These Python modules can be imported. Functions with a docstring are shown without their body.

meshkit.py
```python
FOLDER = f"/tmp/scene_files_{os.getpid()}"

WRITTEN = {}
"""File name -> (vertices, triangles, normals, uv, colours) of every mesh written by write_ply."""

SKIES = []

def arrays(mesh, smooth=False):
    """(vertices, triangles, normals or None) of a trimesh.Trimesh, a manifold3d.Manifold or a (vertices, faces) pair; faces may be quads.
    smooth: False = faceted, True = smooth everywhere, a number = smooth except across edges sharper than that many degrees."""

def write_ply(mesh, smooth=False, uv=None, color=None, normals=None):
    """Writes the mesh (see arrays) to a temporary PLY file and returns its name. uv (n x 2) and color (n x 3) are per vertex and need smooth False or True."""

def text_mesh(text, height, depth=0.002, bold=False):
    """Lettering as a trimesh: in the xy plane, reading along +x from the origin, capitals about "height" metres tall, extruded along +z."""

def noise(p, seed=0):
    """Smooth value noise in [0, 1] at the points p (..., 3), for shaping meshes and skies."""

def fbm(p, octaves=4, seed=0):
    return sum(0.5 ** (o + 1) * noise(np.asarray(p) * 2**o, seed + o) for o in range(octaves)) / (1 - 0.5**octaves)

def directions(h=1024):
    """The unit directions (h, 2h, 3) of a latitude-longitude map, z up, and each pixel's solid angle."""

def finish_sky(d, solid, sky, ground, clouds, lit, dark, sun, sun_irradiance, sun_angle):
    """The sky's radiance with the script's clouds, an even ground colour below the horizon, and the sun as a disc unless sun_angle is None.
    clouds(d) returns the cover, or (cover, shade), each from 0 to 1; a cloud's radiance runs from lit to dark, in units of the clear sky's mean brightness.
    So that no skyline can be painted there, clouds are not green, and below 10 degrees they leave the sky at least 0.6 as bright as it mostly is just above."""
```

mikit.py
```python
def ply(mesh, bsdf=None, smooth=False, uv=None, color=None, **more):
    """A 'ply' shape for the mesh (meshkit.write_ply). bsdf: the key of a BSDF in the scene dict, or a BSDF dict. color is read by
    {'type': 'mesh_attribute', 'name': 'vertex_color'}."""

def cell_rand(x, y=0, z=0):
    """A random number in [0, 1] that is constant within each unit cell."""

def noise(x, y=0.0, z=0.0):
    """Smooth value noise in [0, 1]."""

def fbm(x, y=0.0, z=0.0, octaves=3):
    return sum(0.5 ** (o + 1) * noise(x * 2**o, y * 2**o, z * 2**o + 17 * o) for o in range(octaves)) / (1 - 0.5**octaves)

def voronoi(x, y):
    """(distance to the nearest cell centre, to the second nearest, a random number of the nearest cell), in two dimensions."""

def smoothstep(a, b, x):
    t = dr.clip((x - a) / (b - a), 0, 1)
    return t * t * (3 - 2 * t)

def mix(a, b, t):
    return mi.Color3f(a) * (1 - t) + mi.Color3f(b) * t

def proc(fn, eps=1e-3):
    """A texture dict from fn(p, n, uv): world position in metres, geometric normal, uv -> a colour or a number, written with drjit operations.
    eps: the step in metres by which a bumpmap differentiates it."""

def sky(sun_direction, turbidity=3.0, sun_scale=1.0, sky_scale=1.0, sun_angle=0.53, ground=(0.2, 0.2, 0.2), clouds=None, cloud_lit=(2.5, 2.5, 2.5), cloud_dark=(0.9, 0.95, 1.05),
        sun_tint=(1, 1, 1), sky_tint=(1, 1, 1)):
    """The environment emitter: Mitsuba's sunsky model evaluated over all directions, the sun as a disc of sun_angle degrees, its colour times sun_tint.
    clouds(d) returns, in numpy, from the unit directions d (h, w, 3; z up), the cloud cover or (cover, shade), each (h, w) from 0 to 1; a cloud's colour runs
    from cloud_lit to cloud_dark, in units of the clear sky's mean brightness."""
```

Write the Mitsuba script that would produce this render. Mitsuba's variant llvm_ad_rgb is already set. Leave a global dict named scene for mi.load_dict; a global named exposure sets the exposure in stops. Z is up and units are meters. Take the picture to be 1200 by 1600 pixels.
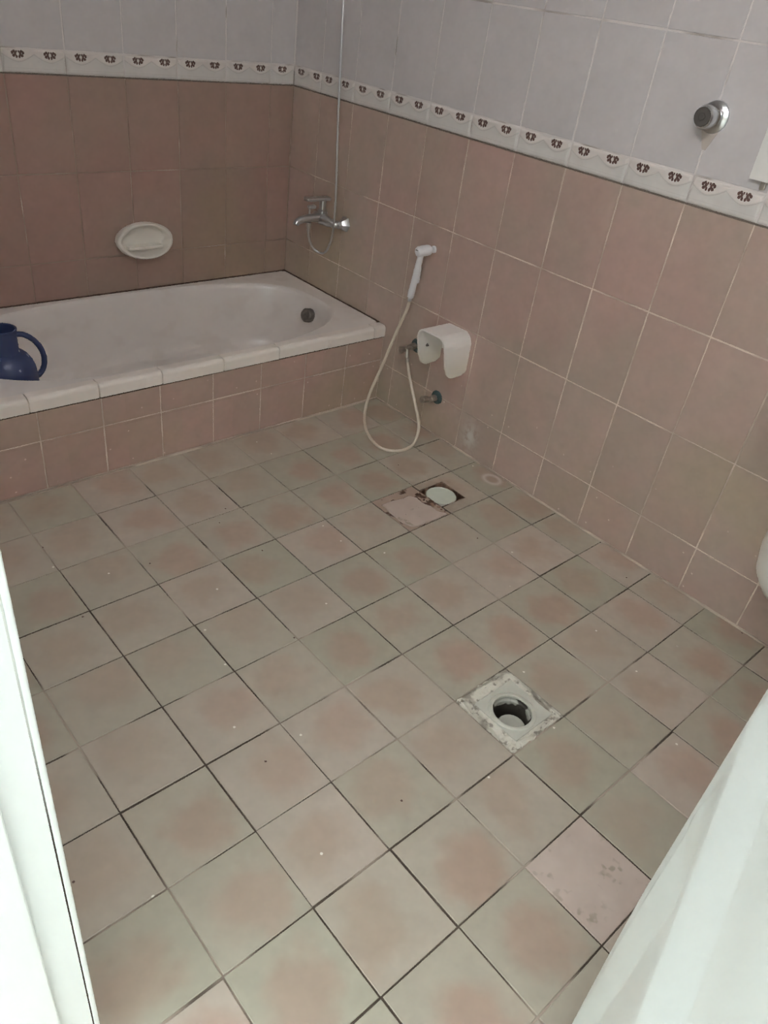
import math
import numpy as np
import trimesh
import shapely.geometry as sg
import shapely.affinity as sa
import manifold3d as m3
import drjit as dr
import mitsuba as mi
import mikit
from mikit import ply, proc, cell_rand, noise, fbm, voronoi, smoothstep, mix

T = mi.ScalarTransform4f
rng = np.random.default_rng(7)
scene, labels = {}, {}

# ------------------------------------------------------------------ camera, light, exposure
CAM = np.array([-2.073, -2.135, 1.464])
FWD = np.array([0.59427708, 0.56883263, -0.56856327])
UP = np.array([0.3007259, 0.49849648, 0.81305916])
scene['camera'] = {'type': 'perspective', 'fov': math.degrees(2 * math.atan(600 / 1176.0)), 'fov_axis': 'x',
                   'near_clip': 0.02, 'far_clip': 200.0,
                   'to_world': T().look_at(origin=CAM.tolist(), target=(CAM + FWD).tolist(), up=UP.tolist())}
exposure = 4.78
LAMP = (3.46, 3.46, 3.58)      # radiance of the added, unseen tube lamp


def overcast(d):
    z = np.clip(d[..., 2], 0, 1)
    return np.ones(z.shape), 0.35 * (1 - z)


scene['sky'] = mikit.sky((-0.5, -0.3, 0.8), sun_scale=0.0, sky_scale=1.0, clouds=overcast,
                         cloud_lit=(1.40, 1.54, 1.50), cloud_dark=(0.98, 1.07, 1.05), ground=(0.3, 0.3, 0.28))

# ------------------------------------------------------------------ helpers


def hexc(*c):
    return {'type': 'rgb', 'value': list(c)}


def mat(name, color, rough=0.4, spec=0.5, **k):
    b = {'type': 'principled', 'base_color': proc(color) if callable(color) else hexc(*color),
         'roughness': proc(rough) if callable(rough) else rough, 'specular': spec, **k}
    scene[name] = {'type': 'twosided', 'bsdf': b}
    return name


def obj(key, mesh, bsdf, label=None, cat=None, group=None, kind=None, **k):
    while key in scene:
        head, _, tail = key.rpartition('_')
        key = f'{head}_{int(tail) + 1:03d}' if tail.isdigit() and len(tail) == 3 else key + '_001'
    scene[key] = mesh if isinstance(mesh, dict) else ply(mesh, bsdf, **k)
    tag(key, label, cat, group, kind)
    return key


def tag(key, label=None, cat=None, group=None, kind=None):
    t = {n: v for n, v in (('label', label), ('category', cat), ('group', group), ('kind', kind)) if v}
    if t:
        labels[key] = t


COUNT = {}


def nkey(base):
    n = COUNT.get(base, 0)
    COUNT[base] = n + 1
    return base if n == 0 else f'{base}_{n:03d}'


def box(x0, x1, y0, y1, z0, z1):
    b = trimesh.creation.box((x1 - x0, y1 - y0, z1 - z0))
    b.apply_translation(((x0 + x1) / 2, (y0 + y1) / 2, (z0 + z1) / 2))
    return b


def man(m):
    return m3.Manifold(m3.Mesh(np.asarray(m.vertices, np.float32), np.asarray(m.faces, np.uint32)))


def unman(m):
    k = m.to_mesh()
    return trimesh.Trimesh(k.vert_properties[:, :3], k.tri_verts)


def sphere_at(p, r, n=16):
    return m3.Manifold.sphere(r, n).translate([float(v) for v in p])


def rbox(x0, x1, y0, y1, z0, z1, r, n=16):
    r = min(r, 0.499 * min(x1 - x0, y1 - y0, z1 - z0))
    return unman(m3.Manifold.batch_hull([sphere_at((x, y, z), r, n) for x in (x0 + r, x1 - r) for y in (y0 + r, y1 - r) for z in (z0 + r, z1 - r)]))


def frame(d):
    d = np.asarray(d, float) / np.linalg.norm(d)
    a = np.cross(d, [0, 0, 1] if abs(d[2]) < 0.9 else [1, 0, 0])
    a /= np.linalg.norm(a)
    return a, np.cross(d, a), d


def lathe(profile, origin=(0, 0, 0), axis=(0, 0, 1), n=40, sx=1.0, sy=1.0):
    """profile: (radius, height) along the axis, closed onto the axis where radius = 0."""
    p = np.array(profile, float)
    p[:, 0] = np.maximum(p[:, 0], 0)
    m = trimesh.creation.revolve(p, sections=n)
    m.vertices[:, 0] *= sx
    m.vertices[:, 1] *= sy
    a, b, d = frame(axis)
    m.vertices = np.asarray(origin) + m.vertices @ np.stack([a, b, d])
    m.fix_normals()
    return m


def spline(pts, n=80):
    from scipy.interpolate import CubicSpline
    p = np.asarray(pts, float)
    t = np.r_[0, np.cumsum(np.linalg.norm(np.diff(p, axis=0), axis=1) ** 0.7)]
    return CubicSpline(t, p)(np.linspace(0, t[-1], n))


def tube(pts, r, n=14, caps=True):
    p = np.asarray(pts, float)
    r = np.broadcast_to(r, len(p)).astype(float)
    tg = np.gradient(p, axis=0)
    tg /= np.linalg.norm(tg, axis=1, keepdims=True)
    a = frame(tg[0])[0]
    rings = []
    for i in range(len(p)):
        a = a - tg[i] * (a @ tg[i])
        a /= np.linalg.norm(a)
        b = np.cross(tg[i], a)
        th = np.arange(n) * 2 * np.pi / n
        rings.append(p[i] + r[i] * (np.cos(th)[:, None] * a + np.sin(th)[:, None] * b))
    v = np.vstack(rings)
    f = []
    for i in range(len(p) - 1):
        for k in range(n):
            q, w = i * n + k, i * n + (k + 1) % n
            f += [[q, w, w + n], [q, w + n, q + n]]
    if caps:
        v = np.vstack([v, p[0], p[-1]])
        for k in range(n):
            f += [[(k + 1) % n, k, len(v) - 2], [(len(p) - 1) * n + k, (len(p) - 1) * n + (k + 1) % n, len(v) - 1]]
    m = trimesh.Trimesh(v, f, process=False)
    m.fix_normals()
    return m


def extrude(poly, h):
    if poly.geom_type == 'MultiPolygon':
        poly = max(poly.geoms, key=lambda g: g.area)
    return trimesh.creation.extrude_polygon(poly, h)


def cat(*ms):
    return trimesh.util.concatenate(ms)


def tile_mesh(w, h, t, bev=0.0012):
    """A tile lying in the xy plane from (0,0) to (w,h), its back at z=0, its glazed face at z=t, with eased edges."""
    o = [(0, 0), (w, 0), (w, h), (0, h)]
    i = [(bev, bev), (w - bev, bev), (w - bev, h - bev), (bev, h - bev)]
    v = [(*p, 0) for p in o] + [(*p, t - bev * 0.7) for p in o] + [(*p, t) for p in i]
    f = []
    for L in (0, 4):
        for k in range(4):
            a, b = L + k, L + (k + 1) % 4
            f += [[a, b, b + 4], [a, b + 4, a + 4]]
    f += [[8, 9, 10], [8, 10, 11], [0, 2, 1], [0, 3, 2]]
    return trimesh.Trimesh(np.array(v, float), f, process=False)


PLIES = {}


def shared(kind, w, h, t, bsdf, **k):
    key = (kind, round(w, 4), round(h, 4), t, bsdf)
    if key not in PLIES:
        PLIES[key] = ply(tile_mesh(w, h, t, **k), bsdf)
    return PLIES[key]


# frames of the tiled planes: columns are the tile's width, height and normal directions
def plane(origin, ex, ey):
    ex, ey = np.asarray(ex, float), np.asarray(ey, float)
    m = np.eye(4)
    m[:3, 0], m[:3, 1], m[:3, 2], m[:3, 3] = ex, ey, np.cross(ex, ey), origin
    return m


def put(m, u, v, lift=0.0, spin=0.0, tilt=(0, 0), size=(0.2, 0.2)):
    c = np.array([size[0] / 2, size[1] / 2, 0])
    a, b, g = spin, *tilt
    r = np.array([[1, -a, g], [a, 1, -b], [-g, b, 1]])
    l = np.eye(4)
    l[:3, :3] = r
    l[:3, 3] = np.array([u, v, lift]) + c - r @ c
    return T((m @ l).tolist())


# ------------------------------------------------------------------ materials
X1 = -0.141          # first floor joint from the right wall


def floor_col(p, n, uv):
    gx, gy = (p.x - X1) * 5.0, p.y * 5.0
    i, j = dr.floor(gx), dr.floor(gy)
    u, v = gx - i - 0.5, gy - j - 0.5
    r1, r2, r3 = cell_rand(i, j, 1), cell_rand(i, j, 2), cell_rand(i, j, 3)
    w = fbm(p.x * 13 + i * 7.3, p.y * 13 + j * 3.1, 0.5)
    w2 = fbm(p.x * 34, p.y * 34, 2.5)
    d = dr.sqrt(dr.square(u + 0.35 * (r1 - 0.5)) + dr.square(v + 0.35 * (r2 - 0.5))) + 0.55 * (w - 0.5)
    core = 1 - smoothstep(0.16, 0.50, d)
    edge = mix((0.395, 0.378, 0.300), (0.425, 0.370, 0.315), r3)
    heart = mix((0.400, 0.290, 0.232), (0.375, 0.290, 0.225), r1)
    c = mix(edge, heart, core * (0.50 + 0.40 * r2))
    c = c * (0.93 + 0.16 * w2) * (0.95 + 0.1 * r3)
    # old soap-scum film in large patches, greener where it is thick
    film = smoothstep(0.45, 0.8, fbm(p.x * 3.2 + 4, p.y * 3.2, 7.1))
    c = mix(c, (0.38, 0.37, 0.30), film * 0.3)
    # scuffs and crumbs
    f1, f2, fr = voronoi(p.x * 9, p.y * 9)
    c = mix(c, (0.75, 0.72, 0.66), (1 - smoothstep(0.02, 0.035, f1)) * smoothstep(0.93, 0.94, fr))
    c = mix(c, (0.10, 0.06, 0.05), (1 - smoothstep(0.018, 0.03, f1)) * (1 - smoothstep(0.04, 0.05, fr)))
    # lime ring on the cut tile by the wall, rust bleeding out round the old pipe
    q = dr.sqrt(dr.square(p.x + 0.045) + dr.square((p.y + 0.725) * 0.85))
    c = mix(c, (0.62, 0.58, 0.54), dr.exp(-dr.square((q - 0.028) / 0.008)) * 0.6)
    q = dr.sqrt(dr.square(p.x + 0.33) + dr.square(p.y + 0.70)) + 0.10 * (w2 - 0.5)
    c = mix(c, (0.20, 0.11, 0.075), (1 - smoothstep(0.07, 0.15, q)) * 0.22)
    return c


def floor_rough(p, n, uv):
    return 0.30 + 0.22 * fbm(p.x * 21, p.y * 21, 3.3)


mat('floor_glaze', floor_col, floor_rough, 0.45)


def pale_col(p, n, uv):
    w = fbm(p.x * 18, p.y * 18, 0.5)
    s = smoothstep(0.60, 0.72, fbm(p.x * 45, p.y * 45, 9.5)) * smoothstep(0.4, 0.6, fbm(p.x * 12, p.y * 12, 2.5))
    return mix(mix((0.47, 0.385, 0.335), (0.55, 0.475, 0.425), w), (0.30, 0.26, 0.20), s * 0.7)


mat('pale_glaze', pale_col, 0.4, 0.45)


def floor_grout(p, n, uv):
    a = fbm(p.x * 7, p.y * 7, 1.7)
    near = smoothstep(-0.45, -0.05, p.y) * 0.30 - smoothstep(-0.6, -1.4, p.y) * 0.0
    t = smoothstep(0.47, 0.66, a + near)
    dark = mix((0.045, 0.034, 0.028), (0.12, 0.095, 0.075), noise(p.x * 60, p.y * 60, 0.3))
    return mix(dark, (0.40, 0.335, 0.28), t)


mat('floor_grout', floor_grout, 0.8, 0.2)


def wall_tile(p, n, uv):
    gy = dr.floor((p.y + 0.887) / 0.2036) + 40 * dr.floor((p.x + 0.113) / 0.2038)
    gz = dr.floor((p.z - 0.168) / 0.3065)
    r1, r2 = cell_rand(gy, gz, 5), cell_rand(gy, gz, 6)
    s = p.x + p.y
    w = fbm(s * 9 + 3 * gy, p.z * 9, 1.5)
    w2 = fbm(s * 38, p.z * 38, 4.5)
    c = mix((0.440, 0.335, 0.290), (0.405, 0.330, 0.280), smoothstep(0.25, 0.75, w + 0.2 * (r1 - 0.5)))
    c = mix(c, (0.43, 0.278, 0.255), smoothstep(0.55, 0.8, fbm(s * 5, p.z * 5 + 2, 1.3)) * 0.35)
    b = fbm(s * 2.6 + 11, p.z * 2.6, 3.7)
    c = mix(c, (0.40, 0.345, 0.245), smoothstep(0.52, 0.75, b) * 0.55)
    c = mix(c, (0.455, 0.305, 0.275), smoothstep(0.48, 0.25, b) * 0.55)
    low = smoothstep(0.30, 0.02, p.z) * smoothstep(0.40, 0.65, fbm(s * 6, p.z * 6, 8.5)) * smoothstep(-0.9, -0.5, p.y) * smoothstep(-0.05, -0.02, p.x)
    c = mix(c, (0.34, 0.33, 0.27), low * 0.5)
    q = dr.exp(-dr.square((p.y + 0.545) / 0.035) - dr.square((p.z - 0.085) / 0.05)) * smoothstep(0.35, 0.6, w2)
    c = mix(c, (0.52, 0.50, 0.46), q * smoothstep(-0.05, -0.02, p.x))
    f1, f2, fr = voronoi(s * 16, p.z * 16)
    c = mix(c, (0.66, 0.58, 0.52), (1 - smoothstep(0.03, 0.06, f1)) * smoothstep(0.80, 0.82, fr) * smoothstep(0.35, 0.15, p.z))
    return c * (0.93 + 0.14 * w2) * (0.97 + 0.06 * r2)


mat('wall_glaze', wall_tile, 0.34, 0.45)


def alcove_tile(p, n, uv):          # wall tile colour scaled darker and browner for the back wall
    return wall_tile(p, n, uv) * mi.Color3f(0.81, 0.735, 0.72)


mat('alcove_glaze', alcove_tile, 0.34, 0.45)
mat('front_glaze', lambda p, n, uv: wall_tile(p, n, uv) * mi.Color3f(0.99, 0.91, 0.91), 0.34, 0.45)


def upper_tile(p, n, uv):
    s = p.x + p.y
    w = fbm(s * 10, p.z * 10, 1.5)
    w2 = fbm(s * 40, p.z * 40, 3.5)
    c = mix((0.53, 0.515, 0.52), (0.58, 0.565, 0.575), w)
    return c * (0.95 + 0.1 * w2)


mat('upper_glaze', upper_tile, 0.34, 0.45)


def wall_grout(p, n, uv):
    s = p.x + p.y
    a = fbm(s * 8, p.z * 8, 2.5)
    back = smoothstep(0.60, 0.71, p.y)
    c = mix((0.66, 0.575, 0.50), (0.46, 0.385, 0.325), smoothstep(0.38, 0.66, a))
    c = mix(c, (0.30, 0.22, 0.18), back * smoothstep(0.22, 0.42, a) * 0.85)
    up = smoothstep(1.08, 1.09, p.z)
    c = mix(c, mix((0.68, 0.65, 0.64), (0.40, 0.37, 0.35), smoothstep(0.55, 0.72, a)), up)
    return c


mat('wall_grout', wall_grout, 0.8, 0.2)
mat('shade_dark', (0.17, 0.14, 0.12), 0.7, 0.2)

BLOB = [(sx * x, z, rx, rz) for sx in (-1, 1) for x, z, rx, rz in
        ((.0168, .0035, .0040, .0048), (.0115, .0075, .0042, .0040), (.0078, .0010, .0040, .0060), (.0130, -.0048, .0046, .0044), (.0035, .0072, .0026, .0036), (.0045, -.0070, .0034, .0050))]


def border_col(p, n, uv):
    x, z = uv.x, uv.y                      # metres along the strip and above its lower edge
    lx = x - 0.1018 * dr.floor(x / 0.1018) - 0.0509
    lz = z - 0.052
    k = mi.Float(9)
    for a, b, rx, rz in BLOB:
        k = dr.minimum(k, dr.square((lx - a) / rx) + dr.square((lz - b) / rz))
    h = dr.abs(2 * (lx / 0.1018))
    arch = 0.033 + 0.022 * dr.power(dr.maximum(h, 1e-4), 1.6)
    d = z - arch
    c = mix((0.63, 0.62, 0.60), (0.68, 0.645, 0.62), smoothstep(-0.002, 0.002, d)) * (0.95 + 0.1 * fbm(x * 30 + p.x * 3 + p.y * 3, z * 30, 1.5))
    c = mix(c, (0.50, 0.47, 0.45), dr.exp(-dr.square((d + 0.0025) / 0.0014)) * 0.55)
    c = mix(c, (0.50, 0.47, 0.45), dr.exp(-dr.square((z - 0.013) / 0.0010)) * 0.25)
    leaf = mix((0.055, 0.032, 0.03), (0.17, 0.10, 0.085), noise(x * 400, z * 400, 0.5))
    return mix(c, leaf, 1 - smoothstep(0.75, 1.1, k))


mat('border_glaze', border_col, 0.32, 0.5)


def enamel(p, n, uv):
    a = fbm(p.x * 4, p.y * 4, p.z * 4)
    b = smoothstep(0.5, 0.75, fbm(p.x * 13, p.y * 13, p.z * 13 + 3))
    return mix(mix((0.70, 0.665, 0.635), (0.75, 0.72, 0.69), a), (0.60, 0.55, 0.51), b * 0.35)


mat('enamel', enamel, 0.25, 0.5)


def rim_col(p, n, uv):
    return mix((0.78, 0.72, 0.68), (0.75, 0.715, 0.655), fbm(p.x * 6, p.y * 9, p.z * 9))


mat('rim_glaze', rim_col, 0.25, 0.5)
mat('ceramic_white', lambda p, n, uv: mix((0.70, 0.675, 0.62), (0.75, 0.72, 0.67), fbm(p.x * 14, p.z * 14, 0.5)), 0.2, 0.5)
mat('sanitary_white', (0.74, 0.76, 0.72), 0.15, 0.5)
mat('cover_plastic', lambda p, n, uv: mix((0.80, 0.79, 0.77), (0.73, 0.72, 0.63), smoothstep(0.42, 0.32, p.z) * 0.8 + 0.2 * fbm(p.y * 30, p.z * 30, 1.1)), 0.35, 0.5)
mat('white_plastic', (0.72, 0.73, 0.76), 0.25, 0.5)
mat('hose_plastic', lambda p, n, uv: mix((0.66, 0.60, 0.52), (0.58, 0.51, 0.42), fbm(p.x * 30, p.y * 30, p.z * 30)), 0.35, 0.5)
mat('mould_shade', lambda p, n, uv: mix((0.035, 0.025, 0.02), (0.13, 0.085, 0.065), fbm(p.x * 25, p.y * 25, 0.4)), 0.7, 0.2)
mat('cement', lambda p, n, uv: mix(mix((0.40, 0.37, 0.31), (0.70, 0.68, 0.61), smoothstep(0.28, 0.52, fbm(p.x * 42, p.y * 42, 0.8))), (0.20, 0.17, 0.13), smoothstep(0.60, 0.70, fbm(p.x * 90, p.y * 90, 5.8)) * 0.7), 0.8, 0.2)
mat('rust_dirt', lambda p, n, uv: mix((0.06, 0.032, 0.022), (0.28, 0.18, 0.125), smoothstep(0.4, 0.75, fbm(p.x * 75, p.y * 75, 2.2))), 0.85, 0.2)
mat('drain_plastic', lambda p, n, uv: mix((0.60, 0.61, 0.55), (0.50, 0.50, 0.43), fbm(p.x * 30, p.y * 30, p.z * 30)), 0.35, 0.5)
mat('pipe_grime', lambda p, n, uv: mix((0.035, 0.03, 0.025), (0.36, 0.36, 0.32), smoothstep(0.58, 0.66, fbm(p.x * 32, p.y * 32, p.z * 20 + 1.2))), 0.5, 0.4)
mat('cap_plastic', lambda p, n, uv: mix((0.62, 0.68, 0.60), (0.56, 0.62, 0.54), fbm(p.x * 20, p.y * 20, 2.0)), 0.35, 0.5)
scene['chrome'] = {'type': 'twosided', 'bsdf': {'type': 'principled', 'base_color': hexc(0.62, 0.64, 0.66), 'metallic': 1.0, 'roughness': 0.16}}
scene['dull_chrome'] = {'type': 'twosided', 'bsdf': {'type': 'principled', 'base_color': proc(lambda p, n, uv: mix((0.30, 0.28, 0.25), (0.66, 0.63, 0.58), fbm(p.x * 60, p.y * 60, p.z * 60))), 'metallic': 0.9, 'roughness': 0.35}}
scene['dark_metal'] = {'type': 'twosided', 'bsdf': {'type': 'principled', 'base_color': proc(lambda p, n, uv: mix((0.08, 0.075, 0.07), (0.30, 0.28, 0.26), fbm(p.x * 70, p.y * 70, p.z * 70))), 'metallic': 0.7, 'roughness': 0.45}}
mat('verdigris', lambda p, n, uv: mix((0.02, 0.045, 0.05), (0.09, 0.13, 0.13), fbm(p.x * 80, p.y * 80, p.z * 80)), 0.3, 0.5)
mat('dark_rubber', (0.09, 0.085, 0.08), 0.35, 0.5)


def jug_col(p, n, uv):
    c = mix((0.030, 0.043, 0.115), (0.045, 0.064, 0.15), fbm(p.x * 20, p.y * 20, p.z * 20))
    a, _, r = voronoi(p.x * 24 + p.y * 11, p.z * 24)
    return mix(c, (0.25, 0.27, 0.34), (1 - smoothstep(0.06, 0.11, a)) * smoothstep(0.55, 0.6, r))


mat('blue_plastic', jug_col, 0.38, 0.5)
mat('gloss_paint', lambda p, n, uv: mix((0.74, 0.78, 0.765), (0.78, 0.81, 0.80), fbm(p.x * 4, p.y * 4, p.z * 4)), 0.16, 0.5)
mat('plaster', (0.50, 0.44, 0.40), 0.9, 0.1)
mat('ceiling_paint', (0.72, 0.71, 0.69), 0.9, 0.1)
mat('hall_floor', (0.45, 0.43, 0.40), 0.7, 0.2)

# ------------------------------------------------------------------ the room
XL, YB, YF, ZC = -1.955, 0.72, -2.45, 2.50      # left wall face, back wall face, front wall face, ceiling
GJ = 0.0040                                     # floor joint
DRAIN = (-0.842, -1.511)
PIPE = (-0.292, -0.699)

slab = sg.box(-2.12, YF - 0.1, 0.1, YB + 0.1)
slab = slab.difference(sg.Point(*DRAIN).buffer(0.0525, 24)).difference(sg.box(-0.345, -0.755, -0.225, -0.636))
base = extrude(slab, 0.0575)
base.apply_translation((0, 0, -0.06))
obj('floor', base, 'floor_grout', 'pink and beige ceramic tiled bathroom floor with dark joints', kind='structure')

FT = 0.0025
M = plane((0, 0, -0.0025), (1, 0, 0), (0, 1, 0))


def floor_piece(x0, x1, y0, y1, bsdf='floor_glaze'):
    w, h = x1 - x0 - GJ, y1 - y0 - GJ
    if w < 0.012 or h < 0.012:
        return
    j = rng.normal(0, 1, 6)
    d = shared('f', w, h, FT, bsdf)
    scene[nkey('floor__tile')] = {**d, 'to_world': put(M, x0 + GJ / 2 + 0.0007 * j[0], y0 + GJ / 2 + 0.0007 * j[1], 0.0003 * abs(j[2]), 0.0022 * j[3], (0.0012 * j[4], 0.0012 * j[5]), (w, h))}


xs = [-0.002] + [X1 - 0.2 * k for k in range(10)]
ys = [-0.004 + 0.0] + [-0.2 * k for k in range(1, 13)] + [YF]
for i in range(len(xs) - 1):
    for j in range(len(ys) - 1):
        if (i, j) in ((4, 7), (1, 3), (2, 3)):
            continue
        floor_piece(xs[i + 1], xs[i], ys[j + 1], ys[j], 'pale_glaze' if (i, j) in ((5, 9),) else 'floor_glaze')
for j in range(7, len(ys) - 1):          # under the door frame
    floor_piece(xs[-1] - 0.175, xs[-1], ys[j + 1], ys[j])


def poly_tile(poly, t=FT, bev=0.0012):
    a = extrude(poly, t - bev * 0.7)
    top = poly.buffer(-bev)
    b = extrude(top, t)
    m = cat(a, b)
    m.apply_translation((0, 0, -0.0025))
    return m


# the tile cut open round the old toilet outlet, and the broken piece beside it
hole = sg.box(-0.345, -0.757, -0.224, -0.634)
obj(nkey('floor__tile'), poly_tile(sg.box(-0.341 + GJ / 2, -0.8 + GJ / 2, -0.141 - GJ / 2, -0.6 - GJ / 2).difference(hole)), 'floor_glaze')
rag = lambda pts, s: sg.Polygon([(x + rng.normal(0, s), y + rng.normal(0, s)) for x, y in pts]).buffer(0)
ring = sg.LineString([(-0.520, -0.634), (-0.47, -0.636), (-0.435, -0.645), (-0.398, -0.640), (-0.384, -0.668), (-0.388, -0.70), (-0.374, -0.73), (-0.378, -0.765),
                      (-0.362, -0.782), (-0.362, -0.796), (-0.43, -0.797), (-0.50, -0.794), (-0.522, -0.780), (-0.532, -0.74), (-0.528, -0.69), (-0.520, -0.634)])
patch = rag([ring.interpolate(t, True).coords[0] for t in np.linspace(0, 1, 60, endpoint=False)], 0.0012)
cm = extrude(sg.box(-0.539, -0.798, -0.347, -0.602).difference(patch.buffer(0.0022)), 0.0020)
cm.apply_translation((0, 0, -0.0025))
mat('mortar', lambda p, n, uv: mix(mix((0.42, 0.325, 0.275), (0.36, 0.27, 0.21), fbm(p.x * 40, p.y * 40, 0.3)), (0.09, 0.05, 0.035), smoothstep(0.56, 0.68, fbm(p.x * 36, p.y * 36, 6.3))), 0.8, 0.2)
obj('floor__mortar_bed', cm, 'mortar', 'rust-stained mortar round the broken tile')
pm = poly_tile(patch, 0.0042, 0.0016)
obj('floor__broken_tile', pm, 'pale_glaze', 'broken pale pink tile piece with ragged edges')

# old toilet outlet: open square, mouldy mortar, capped pipe
key = 'toilet_outlet'
sq = extrude(sg.box(-0.345, -0.755, -0.225, -0.636), 0.010)
sq.apply_translation((0, 0, -0.055))
tag(key, 'capped round toilet outlet pipe in a square hole of broken tile near the right wall', 'floor outlet')
walls = sg.box(-0.345, -0.755, -0.225, -0.636).difference(sg.box(-0.341, -0.751, -0.229, -0.640))
w_ = extrude(walls, 0.0535)
w_.apply_translation((0, 0, -0.056))
obj(key + '__hole_lining', cat(sq, w_), 'rust_dirt')
obj(key + '__pipe', lathe([(0.0535, -0.044), (0.0535, -0.003), (0.0548, -0.0015), (0.056, -0.003), (0.056, -0.044)], (*PIPE, 0), n=48), 'drain_plastic', smooth=40)
obj(key + '__cap', lathe([(0, -0.0072), (0.030, -0.0068), (0.047, -0.0045), (0.0528, -0.0030), (0.0528, -0.03), (0, -0.03)], (*PIPE, 0), n=48), 'cap_plastic', 'pale green white pipe cap', smooth=40)
rub = []
for k in range(16):
    a = trimesh.creation.icosphere(1, 1.0)
    s = rng.uniform(0.0025, 0.0075)
    a.vertices *= np.array([s * rng.uniform(0.7, 1.6), s, s * 0.35])
    x, y = (rng.uniform(-0.370, -0.350), rng.uniform(-0.79, -0.645))
    a.vertices += [x, y, -0.0005]
    rub.append(a)
obj(key + '__crumbled_mortar', cat(*rub), 'rust_dirt', kind='stuff')

# floor drain, its plate set in cement in the place of one tile
key = 'floor_drain'
tag(key, 'open round floor drain with a white square plate set in chipped cement', 'drain')
cell = sg.box(-0.941 + 0.002, -1.6 + 0.002, -0.741 - 0.002, -1.4 - 0.002)
plate_sq = sg.box(-0.9065, -1.578, -0.7635, -1.437)
edge = sg.LineString(list(cell.exterior.coords))
outer = rag([edge.interpolate(t, True).coords[0] for t in np.linspace(0, 1, 90, endpoint=False)], 0.0011)
cem = extrude(outer.difference(plate_sq.buffer(0.0012, join_style=2)), 0.004)
cem = cem.subdivide_to_size(0.008)
up = cem.vertices[:, 2] > 0.003
cem.vertices[up, 2] += rng.normal(0, 0.0009, up.sum()) - 0.0006
cem.apply_translation((0, 0, -0.0025))
obj(key + '__cement_border', cem, 'cement')
dp = extrude(plate_sq.buffer(-0.003).buffer(0.003).difference(sg.Point(*DRAIN).buffer(0.0525, 24)), 0.0042)
dp.apply_translation((0, 0, -0.0025))
obj(key + '__plate', dp, 'drain_plastic', 'white square drain plate')
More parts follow.
